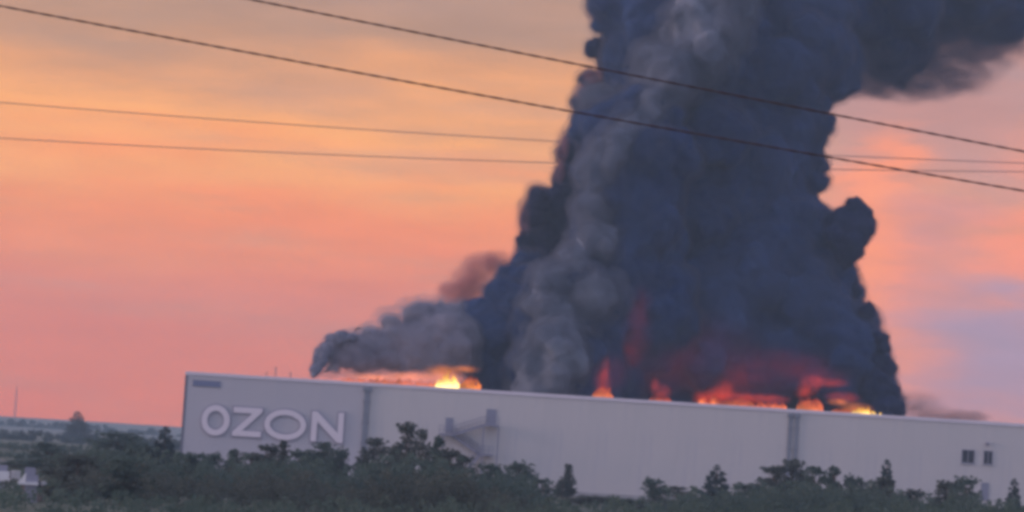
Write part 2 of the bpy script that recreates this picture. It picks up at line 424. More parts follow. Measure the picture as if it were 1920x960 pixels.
# ------------------------------------------------------------------ smoke
def smooth_noise_mat(name, c1, c2, scale, rough=1.0):
    m = bpy.data.materials.new(name); m.use_nodes = True; t = NT(m.node_tree); nt = m.node_tree
    nt.nodes.remove(nt.nodes['Principled BSDF']); o = nt.nodes['Material Output']
    d = t.n('ShaderNodeBsdfDiffuse'); d.inputs['Roughness'].default_value = 1
    tcn = t.n('ShaderNodeTexCoord'); no = t.noise(tcn.outputs['Object'], scale, 4, .55)
    t.put(d.inputs[0], t.ramp(no, [(.34, c1+(1,)), (.66, c2+(1,))])); t.t.links.new(d.outputs[0], o.inputs[0])
    return m
def volmat(name, col, dens, aniso=.3, scale=None, lo=.35, hi=.65, step=1.0):
    m = bpy.data.materials.new(name); m.use_nodes = True; t = NT(m.node_tree); nt = m.node_tree
    nt.nodes.remove(nt.nodes['Principled BSDF']); o = nt.nodes['Material Output']
    p = t.n('ShaderNodeVolumePrincipled'); p.inputs['Color'].default_value = col + (1,)
    p.inputs['Anisotropy'].default_value = aniso; p.inputs['Density'].default_value = dens
    if scale:
        tcn = t.n('ShaderNodeTexCoord'); no = t.noise(tcn.outputs['Object'], scale, 4, .6)
        t.put(p.inputs['Density'], t.mr(no, lo, hi, 0, dens))
    t.t.links.new(p.outputs[0], o.inputs['Volume'])
    return m
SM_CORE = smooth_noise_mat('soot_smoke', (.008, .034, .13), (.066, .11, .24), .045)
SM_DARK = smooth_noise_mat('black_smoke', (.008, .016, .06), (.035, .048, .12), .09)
SM_FRD = volmat('dark_thin_smoke', (.05, .08, .19), .6)
SM_LIT = smooth_noise_mat('lit_side_smoke', (.14, .18, .27), (.37, .38, .43), .05)  # paler base colour paints the light from the left onto these lobes
SM_FR = volmat('thin_smoke', (.07, .13, .28), .5); SM_FR2 = volmat('thinnest_smoke', (.18, .19, .28), .11)
def ico(sub):
    b = bmesh.new(); bmesh.ops.create_icosphere(b, subdivisions=sub, radius=1)
    v = np.array([x.co[:] for x in b.verts]); f = np.array([[q.index for q in p.verts] for p in b.faces]); b.free(); return v, f
ICO = {1: ico(1), 2: ico(2), 3: ico(3)}
def spheres_mesh(name, S):
    vs, fs = [], []; k = 0
    for (c, r, sub) in S:
        v, f = ICO[sub]; vs.append(v*r + np.array(c)); fs.append(f + k); k += len(v)
    vs = np.concatenate(vs); fs = np.concatenate(fs)
    me = bpy.data.meshes.new(name)
    me.vertices.add(len(vs)); me.vertices.foreach_set('co', vs.ravel())
    me.loops.add(len(fs)*3); me.loops.foreach_set('vertex_index', fs.ravel().astype(np.int32))
    me.polygons.add(len(fs)); me.polygons.foreach_set('loop_start', np.arange(0, len(fs)*3, 3, dtype=np.int32))
    me.update(calc_edges=True); return me
TEX = {}
def cloudtex(size, depth):
    k = (size, depth)
    if k not in TEX:
        t = bpy.data.textures.new('billow', 'CLOUDS'); t.noise_scale = size; t.noise_depth = depth; TEX[k] = t
    return TEX[k]
def baked(o, drop):
    dg = bpy.context.evaluated_depsgraph_get(); me = bpy.data.meshes.new_from_object(o.evaluated_get(dg)); me.name = o.name
    o.modifiers.clear(); o.data = me
    me.polygons.foreach_set('use_smooth', [True]*len(me.polygons))
def billows(name, prim, material, n2=16, n3=5, k2=(.28, .48), k3=(.25, .45), voxel=.6, disp=.5, disp_size=3.0, fringe=None, grow=.9, seed=1, smooth=4, parent=None, top=None):
    rs = np.random.default_rng(seed); S = []
    for (px, py, rp, Yd) in prim:
        c = np.array(at(px, py, Yd)); r = rp*pxm(Yd); S.append((c, r, 3))
        for _ in range(n2):
            d = rs.normal(size=3); d /= np.linalg.norm(d)
            if d[1] > .75: continue
            r2 = r*rs.uniform(*k2); c2 = c + d*(r - r2*rs.uniform(.15, .45)); S.append((c2, r2, 2))
            for _ in range(n3):
                e = rs.normal(size=3); e /= np.linalg.norm(e)
                if e @ d < -.1: e = -e
                r3 = r2*rs.uniform(*k3); S.append((c2 + e*(r2 - r3*rs.uniform(.1, .4)), r3, 1))
    S = [s for s in S if s[0][1] - s[1] > D + .6 or s[0][2] - s[1] > ROOF + 2]
    base = np.array(at(prim[0][0], prim[0][1], prim[0][3]))
    me = spheres_mesh(name, [(c - base, r, q) for c, r, q in S])
    o = link(name, me, None, parent, None if parent else tuple(base))
    if parent: o.location = Vector(base) - parent.location
    r_ = o.modifiers.new('r', 'REMESH'); r_.mode = 'VOXEL'; r_.voxel_size = voxel; r_.use_smooth_shade = True
    s1 = o.modifiers.new('s', 'SMOOTH'); s1.iterations = smooth; s1.factor = .5
    for sz, st in ((disp_size, disp), (disp_size*.38, disp*.42), (disp_size*.14, disp*.14)):
        d1 = o.modifiers.new('d', 'DISPLACE'); d1.texture = cloudtex(sz, 2); d1.strength = st*2; d1.mid_level = .5; d1.texture_coords = 'LOCAL'
    bpy.context.view_layer.update(); baked(o, None)
    o.data.materials.clear(); o.data.materials.append(material)
    for mt, gr in (zip(fringe, (grow*.45, grow*1.1)) if fringe else ()):
        f = bpy.data.objects.new('smoke_fringe', o.data.copy()); C.objects.link(f); f.parent = o
        co = np.zeros(len(f.data.vertices)*3); no = np.zeros_like(co)
        f.data.vertices.foreach_get('co', co); f.data.vertices.foreach_get('normal', no)
        co = co.reshape(-1, 3); no = no.reshape(-1, 3)
        amp = np.array([mnoise.noise(Vector(p)*.17) + .8*mnoise.noise(Vector(p)*.55) for p in co])
        f.data.vertices.foreach_set('co', (co + no*(gr*(1 + .9*amp))[:, None]).ravel()); f.data.update()
        f.data.materials.clear(); f.data.materials.append(mt)
    return o

col_prim = [  # (photo x, photo y, radius px, distance m)
    (1330, 600, 150, 440), (1480, 640, 130, 442), (1200, 640, 140, 438), (1560, 690, 80, 436), (1600, 740, 70, 434),
    (1080, 700, 100, 422), (1180, 560, 110, 429), (1110, 590, 88, 422), (1045, 660, 78, 418), (1020, 720, 62, 416), (1045, 540, 44, 418), (1085, 510, 36, 420),
    (1415, 520, 142, 442), (1490, 540, 90, 440), (1535, 600, 66, 434), (1575, 655, 68, 432), (1300, 450, 150, 444),
    (1180, 450, 80, 428), (1160, 340, 72, 426), (1185, 400, 80, 426), (1150, 290, 50, 426), (1215, 290, 70, 426), (1405, 400, 118, 446), (1430, 300, 96, 448), (1300, 300, 150, 446), (1180, 260, 82, 432),
    (1462, 230, 78, 448), (1250, 190, 110, 444), (1400, 165, 118, 450), (1320, 90, 140, 450), (1230, 60, 95, 442), (1460, 60, 130, 456),
    (1180, 20, 66, 442), (1250, -60, 130, 450), (1400, -60, 150, 456), (1540, 10, 100, 462),
    # drifting top
    (1640, -10, 120, 470), (1740, -50, 130, 478), (1545, 90, 52, 462), (1830, -40, 100, 482), (1930, -70, 100, 490), (2020, -90, 120, 498),
]
shoulder = [
    (1052, 560, 56, 456), (1037, 490, 52, 456), (1022, 425, 40, 456), (1067, 440, 56, 458), (1047, 385, 36, 456), (1019, 385, 23, 455), (1109, 350, 54, 458), (997, 460, 25, 455),
    (1104, 280, 46, 456), (1129, 220, 42, 456), (1119, 180, 28, 454), (1164, 120, 42, 456), (1174, 60, 34, 456), (1179, -10, 40, 456), (1139, 90, 21, 455), (1094, 210, 19, 454), (1074, 300, 21, 455),
    (1126, 30, 16, 450), (1118, 92, 17, 450), (1106, 150, 17, 450), (1086, 192, 15, 450), (1086, 236, 13, 450), (1064, 285, 15, 450), (1060, 328, 15, 450), (1009, 370, 17, 450), (997, 405, 16, 450), (980, 445, 13, 450), (983, 478, 12, 450)]
col_prim += [(x, y, r, 446) for x, y, r in [(1528, 300, 18), (1530, 342, 18), (1546, 232, 16), (1544, 190, 14), (1600, 556, 16), (1606, 600, 14), (1580, 520, 18)]]
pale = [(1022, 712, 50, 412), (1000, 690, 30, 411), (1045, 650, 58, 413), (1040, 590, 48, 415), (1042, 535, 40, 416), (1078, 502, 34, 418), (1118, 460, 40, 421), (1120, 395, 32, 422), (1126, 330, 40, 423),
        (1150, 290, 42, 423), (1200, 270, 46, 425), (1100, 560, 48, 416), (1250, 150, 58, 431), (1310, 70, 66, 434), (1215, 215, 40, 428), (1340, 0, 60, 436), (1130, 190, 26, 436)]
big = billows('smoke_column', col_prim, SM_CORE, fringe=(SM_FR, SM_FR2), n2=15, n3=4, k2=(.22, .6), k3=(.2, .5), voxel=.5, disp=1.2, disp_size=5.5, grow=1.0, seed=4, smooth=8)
pl = billows('smoke_billow', pale, SM_LIT, fringe=(volmat('lit_side_thin_smoke', (.22, .25, .34), .5), volmat('lit_side_thinnest_smoke', (.26, .28, .36), .14)), n2=14, n3=4, k2=(.2, .55), k3=(.15, .5), voxel=.45, disp=1.1, disp_size=4.0, grow=1.3, seed=27, smooth=6, parent=big)
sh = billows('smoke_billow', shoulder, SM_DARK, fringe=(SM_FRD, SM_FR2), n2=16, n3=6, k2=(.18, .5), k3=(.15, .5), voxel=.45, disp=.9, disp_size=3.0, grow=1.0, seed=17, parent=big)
tag(big, 'towering dark blue-grey smoke column rising off the burning roof', 'smoke')
puff = billows('smoke_puff', [(1592, 430, 43, 436), (1606, 398, 24, 435), (1566, 428, 25, 437), (1590, 468, 26, 436), (1624, 428, 15, 434), (1580, 500, 20, 438), (1602, 545, 15, 440)],
               SM_DARK, fringe=(SM_FRD, SM_FR2), n2=14, n3=4, voxel=.4, disp=.45, disp_size=2.0, grow=.5, seed=9)
tag(puff, 'small black puff bulging from the smoke column\'s right flank', 'smoke')
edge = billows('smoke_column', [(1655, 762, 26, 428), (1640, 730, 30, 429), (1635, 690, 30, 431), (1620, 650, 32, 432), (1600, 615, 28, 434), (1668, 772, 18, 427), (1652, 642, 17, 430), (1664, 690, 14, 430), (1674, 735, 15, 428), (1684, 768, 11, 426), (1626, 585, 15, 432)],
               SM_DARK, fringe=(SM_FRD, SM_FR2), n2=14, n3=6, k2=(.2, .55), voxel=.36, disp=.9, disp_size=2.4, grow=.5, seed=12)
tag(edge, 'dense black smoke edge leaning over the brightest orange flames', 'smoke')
SM_L = smooth_noise_mat('grey_smoke', (.15, .17, .24), (.50, .45, .50), .09)
SM_LF = (volmat('thin_grey_smoke', (.5, .5, .58), .4), volmat('thinnest_grey_smoke', (.5, .48, .54), .14))
west = [(820, 618, 42, 421), (780, 640, 40, 419), (740, 640, 36, 417), (700, 655, 30, 415), (665, 662, 28, 413), (640, 655, 22, 412), (625, 672, 16, 411.5), (700, 640, 22, 415), (730, 608, 16, 417), (772, 590, 18, 419),
        (610, 694, 9, 410), (632, 696, 9, 410), (850, 655, 36, 420), (760, 660, 30, 417), (800, 588, 20, 420), (850, 598, 24, 422), (860, 630, 36, 422)] + [(x, 672 + (x-640)*.03, 17, 412 + (x-640)*.03) for x in range(645, 880, 22)]
east = [(938, 560, 30, 430), (958, 522, 24, 434), (884, 590, 24, 428), (930, 640, 58, 426), (990, 690, 46, 428), (960, 570, 38, 430), (905, 598, 30, 428), (905, 680, 32, 424), (890, 655, 32, 424), (990, 620, 55, 432), (985, 540, 40, 434), (942, 545, 24, 432), (930, 712, 28, 422), (960, 700, 36, 424), (985, 500, 26, 440)]
bank = billows('smoke_bank', west, SM_L, fringe=SM_LF, n2=14, n3=4, k2=(.2, .5), voxel=.4, disp=.8, disp_size=2.8, grow=1.2, seed=21)
billows('smoke_billow', east, SM_CORE, fringe=(SM_FR, SM_FR2), n2=14, n3=5, k2=(.2, .5), voxel=.45, disp=.8, disp_size=2.8, grow=1.0, seed=22, parent=bank)
tag(bank, 'low bank of lighter grey smoke creeping along the roof above the yellow flame', 'smoke')
wisp = billows('smoke_curl', [(590, 704, 7, 407), (592, 695, 9, 407.5), (595, 684, 10, 408), (599, 673, 11, 408.3), (605, 662, 11, 408.6), (611, 651, 12, 409), (620, 641, 11, 409.3), (630, 635, 10, 409.6), (641, 631, 9, 410), (652, 630, 8, 410.2), (663, 634, 7, 410.5), (618, 660, 12, 410), (628, 668, 12, 411)],
               SM_L, fringe=(SM_FR, SM_FR2), n2=14, n3=4, k2=(.3, .6), voxel=.2, disp=.55, disp_size=1.6, grow=.4, seed=31, smooth=3)
tag(wisp, 'narrow dark curl of smoke at the roof fire\'s near corner', 'smoke')

# thin drifting smoke: soft-edged volumes, density falling off towards the rim and broken by noise
def softvol(name, col, dens, emit=None, k=0, ns=1.6, lo=.3, hi=.62, aniso=.2):
    m = bpy.data.materials.new(name); m.use_nodes = True; t = NT(m.node_tree); nt = m.node_tree
    nt.nodes.remove(nt.nodes['Principled BSDF']); o = nt.nodes['Material Output']
    p = t.n('ShaderNodeVolumePrincipled'); p.inputs['Color'].default_value = tuple(col) + (1,); p.inputs['Anisotropy'].default_value = aniso
    tcn = t.n('ShaderNodeTexCoord'); vl = t.n('ShaderNodeVectorMath', operation='DOT_PRODUCT')
    t.put(vl.inputs[0], tcn.outputs['Object']); t.put(vl.inputs[1], tcn.outputs['Object'])
    f = t.math('POWER', t.math('SUBTRACT', 1.0, vl.outputs['Value'], clamp=True), 1.6)
    oi = t.n('ShaderNodeObjectInfo'); off = t.n('ShaderNodeVectorMath', operation='ADD'); t.put(off.inputs[0], tcn.outputs['Object'])
    t.put(off.inputs[1], t.comb(t.math('MULTIPLY', oi.outputs['Random'], 37.0), 0, 0))
    f = t.math('MULTIPLY', f, t.mr(t.noise(off.outputs[0], ns, 4, .6), lo, hi, .05, 1))
    t.put(p.inputs['Density'], t.math('MULTIPLY', f, dens))
    if emit:
        p.inputs['Emission Color'].default_value = lin(*emit); t.put(p.inputs['Emission Strength'], t.math('MULTIPLY', f, k))
    t.t.links.new(p.outputs[0], o.inputs['Volume']); return m
def ball_me(name, m):
    me = spheres_mesh(name, [((0, 0, 0), 1.0, 3)]); me.materials.append(m); return me
def soft(name, spec, m, parent=None, root=None, label=None):
    me = ball_me(name, m)
    if root:
        p = at(*[sum(q[i] for q in spec)/len(spec) for i in (0, 1, 4)]); parent = thing(root, tuple(p), label, 'smoke')
    for (px, py, rx, rz, Yd, ry) in spec:
        q = at(px, py, Yd); o = link(name, me, None, parent, q - Vector(parent.location)); k = pxm(Yd); o.scale = (rx*k, ry, rz*k)
    return parent
soft('puff', [(850, 556, 44, 34, 440, 3.5), (872, 530, 40, 40, 441, 4), (905, 500, 52, 34, 442, 4), (932, 492, 40, 30, 442, 3.5), (880, 570, 50, 30, 441, 4), (838, 540, 22, 18, 440, 2.5), (895, 535, 46, 30, 441, 3.5)],
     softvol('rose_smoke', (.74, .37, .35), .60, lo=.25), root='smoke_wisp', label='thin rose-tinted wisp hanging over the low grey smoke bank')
soft('puff', [(1116, 18, 22, 44, 448, 3), (1112, 142, 26, 24, 446, 3), (1088, 172, 20, 22, 446, 2.5), (1054, 272, 18, 44, 447, 3), (1048, 320, 16, 30, 448, 2.5), (985, 410, 16, 40, 449, 2.5)],
     softvol('sunlit_rim_smoke', (.46, .24, .28), .5), root='smoke_wisp', label='rosy thin fringe clinging to the column\'s upper left edge')  # rosy sunlight on the rim is put into the smoke colour
soft('puff', [(1800, 784, 60, 22, 425, 4), (1830, 782, 36, 16, 425, 3), (1750, 784, 60, 14, 426, 3), (1720, 762, 70, 34, 428, 4)],
     softvol('brown_smoke', (.30, .24, .25), .30), root='smoke_wisp', label='faint brown haze patch low over the roof right of the column')
soft('puff', [(1620, 110, 110, 80, 466, 9), (1700, 105, 120, 80, 470, 9), (1780, 80, 120, 84, 476, 9), (1860, 40, 110, 90, 482, 9), (1930, -10, 120, 90, 488, 9), (1660, 150, 90, 46, 470, 6), (1750, 150, 100, 44, 474, 6), (1840, 110, 80, 50, 478, 6), (1620, 165, 90, 30, 466, 5), (1700, 170, 110, 34, 470, 5), (1790, 150, 100, 40, 474, 5), (1890, 70, 80, 60, 482, 6), (1700, 60, 140, 90, 472, 9), (1800, 30, 140, 90, 480, 9)],
     softvol('plume_smoke', (.16, .17, .27), .30, ns=2.2, lo=.36, hi=.62), root='smoke_wisp', label='soft ragged underside of the drifting plume')

# ------------------------------------------------------------------ fire
def flamemat(name, hot, mid_, tip, strength, thin=.55):
    m = bpy.data.materials.new(name); m.use_nodes = True; t = NT(m.node_tree); nt = m.node_tree
    nt.nodes.remove(nt.nodes['Principled BSDF']); o = nt.nodes['Material Output']
    tcn = t.n('ShaderNodeTexCoord'); sp = t.n('ShaderNodeSeparateXYZ'); t.put(sp.inputs[0], tcn.outputs['Generated'])
    no = t.noise(tcn.outputs['Object'], .8, 4, .6)
    h = t.math('ADD', sp.outputs[2], t.math('MULTIPLY', t.math('SUBTRACT', no, .5), .55))
    c = t.ramp(h, [(.12, lin(*hot)), (.45, lin(*mid_)), (.85, lin(*tip))])
    e = t.n('ShaderNodeEmission'); t.put(e.inputs[0], c); t.put(e.inputs[1], t.math('MULTIPLY', t.mr(h, .0, .9, strength, strength*.2), t.mr(t.noise(tcn.outputs['Object'], .45, 3), .35, .65, .45, 1.3)))
    tr = t.n('ShaderNodeBsdfTransparent'); mx = t.n('ShaderNodeMixShader')
    t.put(mx.inputs[0], t.mr(t.math('ADD', h, t.math('MULTIPLY', no, .5)), thin, thin+.5, 0, 1))
    t.t.links.new(e.outputs[0], mx.inputs[1]); t.t.links.new(tr.outputs[0], mx.inputs[2]); t.t.links.new(mx.outputs[0], o.inputs[0])
    return m
FL_Y = flamemat('yellow_fire', (255, 238, 160), (255, 185, 75), (250, 130, 60), 3.0, .5)
FL_O = flamemat('orange_fire', (255, 150, 60), (245, 105, 60), (190, 60, 60), 1.2, .36)
FL_R = flamemat('red_fire', (255, 140, 75), (238, 78, 58), (140, 42, 60), 1.15, .3)
def flames(name, x0, x1, ybase, hpx, Yd, m, n, label, lean=0, seed=0, peak=.5, group=None):
    rs = random.Random(seed); bm = bmesh.new()
    n = int(n*1.7); pb = at((x0+x1)/2, ybase, Yd); zb = ROOF - .45
    root = thing(name, (pb.x, pb.y, zb), label, 'flames', group or 'flames along the roof')
    for k in range(n):
        f = (k+.5)/n; px = x0 + (x1-x0)*(f + rs.uniform(-.4, .4)/n)
        tpk = math.exp(-((f-peak)/.25)**2)
        hh = (ybase - hpx*(.25+.8*tpk)*rs.uniform(.7, 1.1))
        pt = at(px, hh, Yd); h = max(1.0, pt.z - zb); r = (x1-x0)*pxm(Yd)/n*rs.uniform(.55, 1.15)
        dy = rs.uniform(-1.2, 1.2); ph = rs.uniform(0, 6)
        pts, rad = [], []
        for q in range(11):
            s = q/10; z = h*s
            sway = (math.sin(ph + s*4)*.18*r*2 + lean*s*s)
            pts.append((at(px, ybase, Yd).x - pb.x + sway, dy + math.cos(ph+s*5)*.15*r, z))
            rad.append(max(.03, r*(1-s)**.65*(1+.45*math.sin(math.pi*min(1, s*1.6))) * rs.uniform(.85, 1.12)))
        tube(bm, pts, rad, 10)
    o = obj('flame', bm, m, root, smooth=True)
    md = o.modifiers.new('r', 'REMESH'); md.mode = 'VOXEL'; md.voxel_size = .16
    d1 = o.modifiers.new('d', 'DISPLACE'); d1.texture = cloudtex(.9, 3); d1.strength = .95; d1.mid_level = .5
    s1 = o.modifiers.new('s', 'SMOOTH'); s1.iterations = 2
    bpy.context.view_layer.update(); baked(o, None); o.data.materials.clear(); o.data.materials.append(m)
    return root
flames('roof_flames', 816, 858, 718, 42, 408, FL_Y, 4, 'brightest yellow-white flame on the roof right of the stairs\' top', seed=2)
flames('roof_flames', 640, 815, 712, 20, 409.5, FL_O, 14, 'long low strip of orange flames beneath the grey smoke bank', seed=3, peak=.8)
flames('roof_flames', 866, 900, 712, 36, 412, FL_O, 3, 'small orange flame beside the bright yellow one', seed=5)
flames('roof_flames', 1112, 1146, 745, 60, 410, FL_R, 3, 'slim red flame at the column\'s pale left billow', seed=6)
flames('roof_flames', 1222, 1256, 750, 40, 410, FL_R, 3, 'short dull red flame in the middle of the column\'s foot', seed=7)
flames('roof_flames', 1310, 1470, 758, 42, 410, FL_R, 10, 'wide red flames under the column left of the twin downpipes', seed=8, peak=.3)
flames('roof_flames', 1496, 1540, 745, 36, 409, FL_R, 3, 'bright red flame directly above the twin downpipes', seed=9)
flames('roof_flames', 1560, 1600, 775, 26, 408, FL_O, 4, 'orange flame next to the column\'s black right edge', seed=10)
flames('roof_flames', 1598, 1652, 783, 34, 406, FL_Y, 5, 'bright amber flame at the right end of the fire', seed=11, peak=.4)

rf = [o for o in bpy.data.objects if o.name.startswith('roof_flames')]
bpy.context.view_layer.update()
def on_smoke(px, py):
    d = (fwd*F_PX + camR*(px-960) + camU*(480-py)).normalized(); best = None
    for o_ in (big, pl, edge):
        inv = o_.matrix_world.inverted(); ok, p, n_, i_ = o_.ray_cast(inv @ EYE, inv.to_3x3() @ d)
        if ok:
            y = (o_.matrix_world @ p).y; best = y if best is None else min(best, y)
    return best or 425
GO = softvol('orange_fire_air', (.4, .3, .3), .03, (255, 135, 48), .30, lo=.25, hi=.6); GR = softvol('red_fire_air', (.4, .3, .3), .03, (250, 72, 40), .14, lo=.28, hi=.62, ns=2.2)
GD = softvol('red_glow_smoke', (.3, .2, .3), .02, (225, 55, 75), .024, lo=.3, hi=.65, ns=1.8); GP = softvol('purple_glow_smoke', (.3, .2, .3), .01, (220, 55, 90), .010, lo=.3, hi=.65)  # these volumes emit by themselves, in place of firelight falling on the smoke
soft('fire_glow', [(700, 707, 60, 8, 409, 2), (770, 706, 60, 11, 409, 2), (830, 700, 44, 20, 409, 2.5), (872, 692, 34, 9, 410, 2)], GO, rf[1])
soft('fire_glow', [(1606, 766, 38, 15, 409, 2), (1572, 754, 26, 9, 410, 2)], GO, rf[7])
def gs(l, ry): return [(a_, b_, rx, rz, on_smoke(a_, min(b_, 730)) - ry*.2, ry) for a_, b_, rx, rz in l]
soft('fire_glow', gs([(1340, 738, 44, 24), (1390, 746, 70, 16), (1440, 748, 50, 13), (1358, 728, 24, 30), (1312, 746, 36, 14)], 3.5), GR, rf[5])
soft('fire_glow', gs([(1516, 722, 26, 26), (1506, 734, 20, 18), (1530, 715, 20, 18), (1560, 718, 40, 12), (1580, 745, 40, 14)], 3), GR, rf[6])
soft('fire_glow', gs([(1129, 722, 20, 34), (1134, 695, 12, 34)], 2.5), GR, rf[3]); soft('fire_glow', gs([(1240, 735, 24, 20), (1228, 722, 12, 18)], 2.5), GR, rf[4])
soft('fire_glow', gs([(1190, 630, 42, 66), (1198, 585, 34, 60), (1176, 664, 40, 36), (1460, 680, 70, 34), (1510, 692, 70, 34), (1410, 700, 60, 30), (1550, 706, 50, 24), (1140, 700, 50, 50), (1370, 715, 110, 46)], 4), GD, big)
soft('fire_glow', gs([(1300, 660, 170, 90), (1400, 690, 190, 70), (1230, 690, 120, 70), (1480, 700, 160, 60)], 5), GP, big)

# ------------------------------------------------------------------ trees
def leaf_mesh(name, centres, per, size, spread, material, rs):
    """leaf-sized faces scattered round clump centres; centres: (x, y, z, r)"""
    P = []
    for (x, y, z, r) in centres:
        n = max(10, int(per*(r/.8)**2))
        d = rs.normal(size=(n, 3)); d /= np.linalg.norm(d, axis=1)[:, None]
        rr = r*(rs.uniform(.25, 1, n)**.5)[:, None]*(1 + spread*rs.normal(size=(n, 1))*.2)
        P.append(np.array([x, y, z]) + d*rr*np.array([1, 1, .8]))
    P = np.concatenate(P); n = len(P)
    a = rs.normal(size=(n, 3)); a /= np.linalg.norm(a, axis=1)[:, None]
    b = rs.normal(size=(n, 3)); b -= (a*b).sum(1)[:, None]*a; b /= np.linalg.norm(b, axis=1)[:, None]
    s = (size*rs.uniform(.6, 1.4, n))[:, None]
    Vt = np.stack([P - a*s, P - b*s*.55, P + a*s, P + b*s*.55], 1).reshape(-1, 3)
    me = bpy.data.meshes.new(name); me.vertices.add(n*4); me.vertices.foreach_set('co', Vt.ravel())
    me.loops.add(n*4); me.loops.foreach_set('vertex_index', np.arange(n*4, dtype=np.int32))
    me.polygons.add(n); me.polygons.foreach_set('loop_start', np.arange(0, n*4, 4, dtype=np.int32))
    me.update(calc_edges=True); me.materials.append(material); return me
def proto(kind, seed):
    """unit-ish tree 8 m tall: returns (trunk mesh, crown mesh)"""
    rs = np.random.default_rng(seed); H = 8.0; cen = []; bm = bmesh.new()
    lean = rs.normal()*.25
    if kind == 'conifer':
        tube(bm, [(0, 0, 0), (lean*.3, 0, H*.5), (lean*.5, 0, H*.97)], [.16, .10, .02], 7)
        for k in range(26):
            f = .1 + .9*k/26; z = H*f; w_ = 1.75*(1-f)**.85*rs.uniform(.8, 1.15) + .06
            nn = max(2, int(7*(1-f)+2)); a0 = rs.uniform(0, 6)
            for q in range(nn):
                a = a0 + q*2*math.pi/nn + rs.normal()*.2; rr = w_*rs.uniform(.45, 1.0)
                cen.append((rr*math.cos(a)+lean*f*.5, rr*math.sin(a), z - rr*.3, .34*(1.15-f)+.08))
        return bm, cen, .16
    nl = {'round': 58, 'poplar': 84, 'ragged': 50, 'bush': 40}[kind]
    tube(bm, [(0, 0, 0), (lean*.3, 0, H*.35), (lean*.7, .1, H*.7), (lean, 0, H*.9)], [.2, .15, .08, .02], 7)
    for k in range(nl):
        if kind == 'poplar': f = rs.uniform(.08, .98); w_ = 1.15*min(1, .4+f*3)*(1.08-f)**.6; r = rs.uniform(.3, .6)*(1.15-.65*f)
        elif kind == 'round': f = rs.uniform(.12, .92); w_ = 2.3*math.sqrt(max(.05, 1-((f-.48)/.52)**2)); r = rs.uniform(.35, .8)
        elif kind == 'ragged': f = rs.uniform(.12, .97); w_ = 2.2*math.sqrt(max(.03, 1-((f-.5)/.5)**2))*rs.uniform(.6, 1.15)*(1.15-.4*f); r = rs.uniform(.28, .66)
        else: f = rs.uniform(.08, .85); w_ = 3.0*math.sqrt(max(.05, 1-((f-.2)/.75)**2)); r = rs.uniform(.6, 1.1)
        a = rs.uniform(0, 6.28); rr = w_*rs.uniform(.35, .95)
        x, y, z = rr*math.cos(a)+lean*f, rr*math.sin(a), H*f
        cen.append((x, y, z, r))
        for _ in range(3 if kind != 'poplar' else 2):
            q = rs.normal(size=3); q /= np.linalg.norm(q); cen.append((x+q[0]*r*1.3, y+q[1]*r*1.3, min(H*1.02, z+abs(q[2])*r*1.5), r*rs.uniform(.2, .4)))
        if k % 2 == 0:
            zz = z*.6; tube(bm, [(lean*.3*zz/H, 0, zz*.9), (x*.5, y*.5, (zz+z)*.5), (x*.95, y*.95, z)], [.07, .045, .012], 5)
    return bm, cen, .17
PROTO = {}
for kind, cnt, mats in (('round', 3, ('leaf_a', 'leaf_b', 'leaf_a')), ('poplar', 2, ('leaf_a', 'leaf_b')), ('ragged', 3, ('leaf_b', 'leaf_a', 'leaf_b')), ('conifer', 3, ('needle',)*3), ('bush', 2, ('leaf_a', 'leaf_b'))):
    for i in range(cnt):
        bm, cen, sz = proto(kind, 100 + 7*len(PROTO))
        tm = bpy.data.meshes.new('trunk'); bm.to_mesh(tm); bm.free(); tm.materials.append(M['bark'])
        cm = leaf_mesh('crown', cen, 110 if kind != 'conifer' else 260, sz, .6, M[mats[i]], np.random.default_rng(50+i))
        top = max(c[2]+c[3]*.7 for c in cen); wid = max(abs(c[0])+c[3] for c in cen)
        PROTO.setdefault(kind, []).append((tm, cm, top, wid))
def tree(kind, var, px, ptop, Yd, label, wpx=None, name=None, group='trees of the belt before the warehouse'):
    tm, cm, top, wid = PROTO[kind][var % len(PROTO[kind])]
    p = at(px, ptop, Yd); h = max(1.2, p.z); s = h/top
    sx = s if wpx is None else (wpx*1.22*pxm(Yd)/2)/wid
    nm = name or {'conifer': 'conifer_tree', 'poplar': 'slender_tree', 'bush': 'shrub'}.get(kind, 'leafy_tree')
    t = thing(nm, (p.x, Yd, 0), label, 'shrub' if nm == 'shrub' else 'tree', group)
    t.scale = (sx, sx, s); t.rotation_euler.z = random.uniform(0, 6.28)
    link('trunk', tm, None, t); link('crown', cm, None, t)
    return t
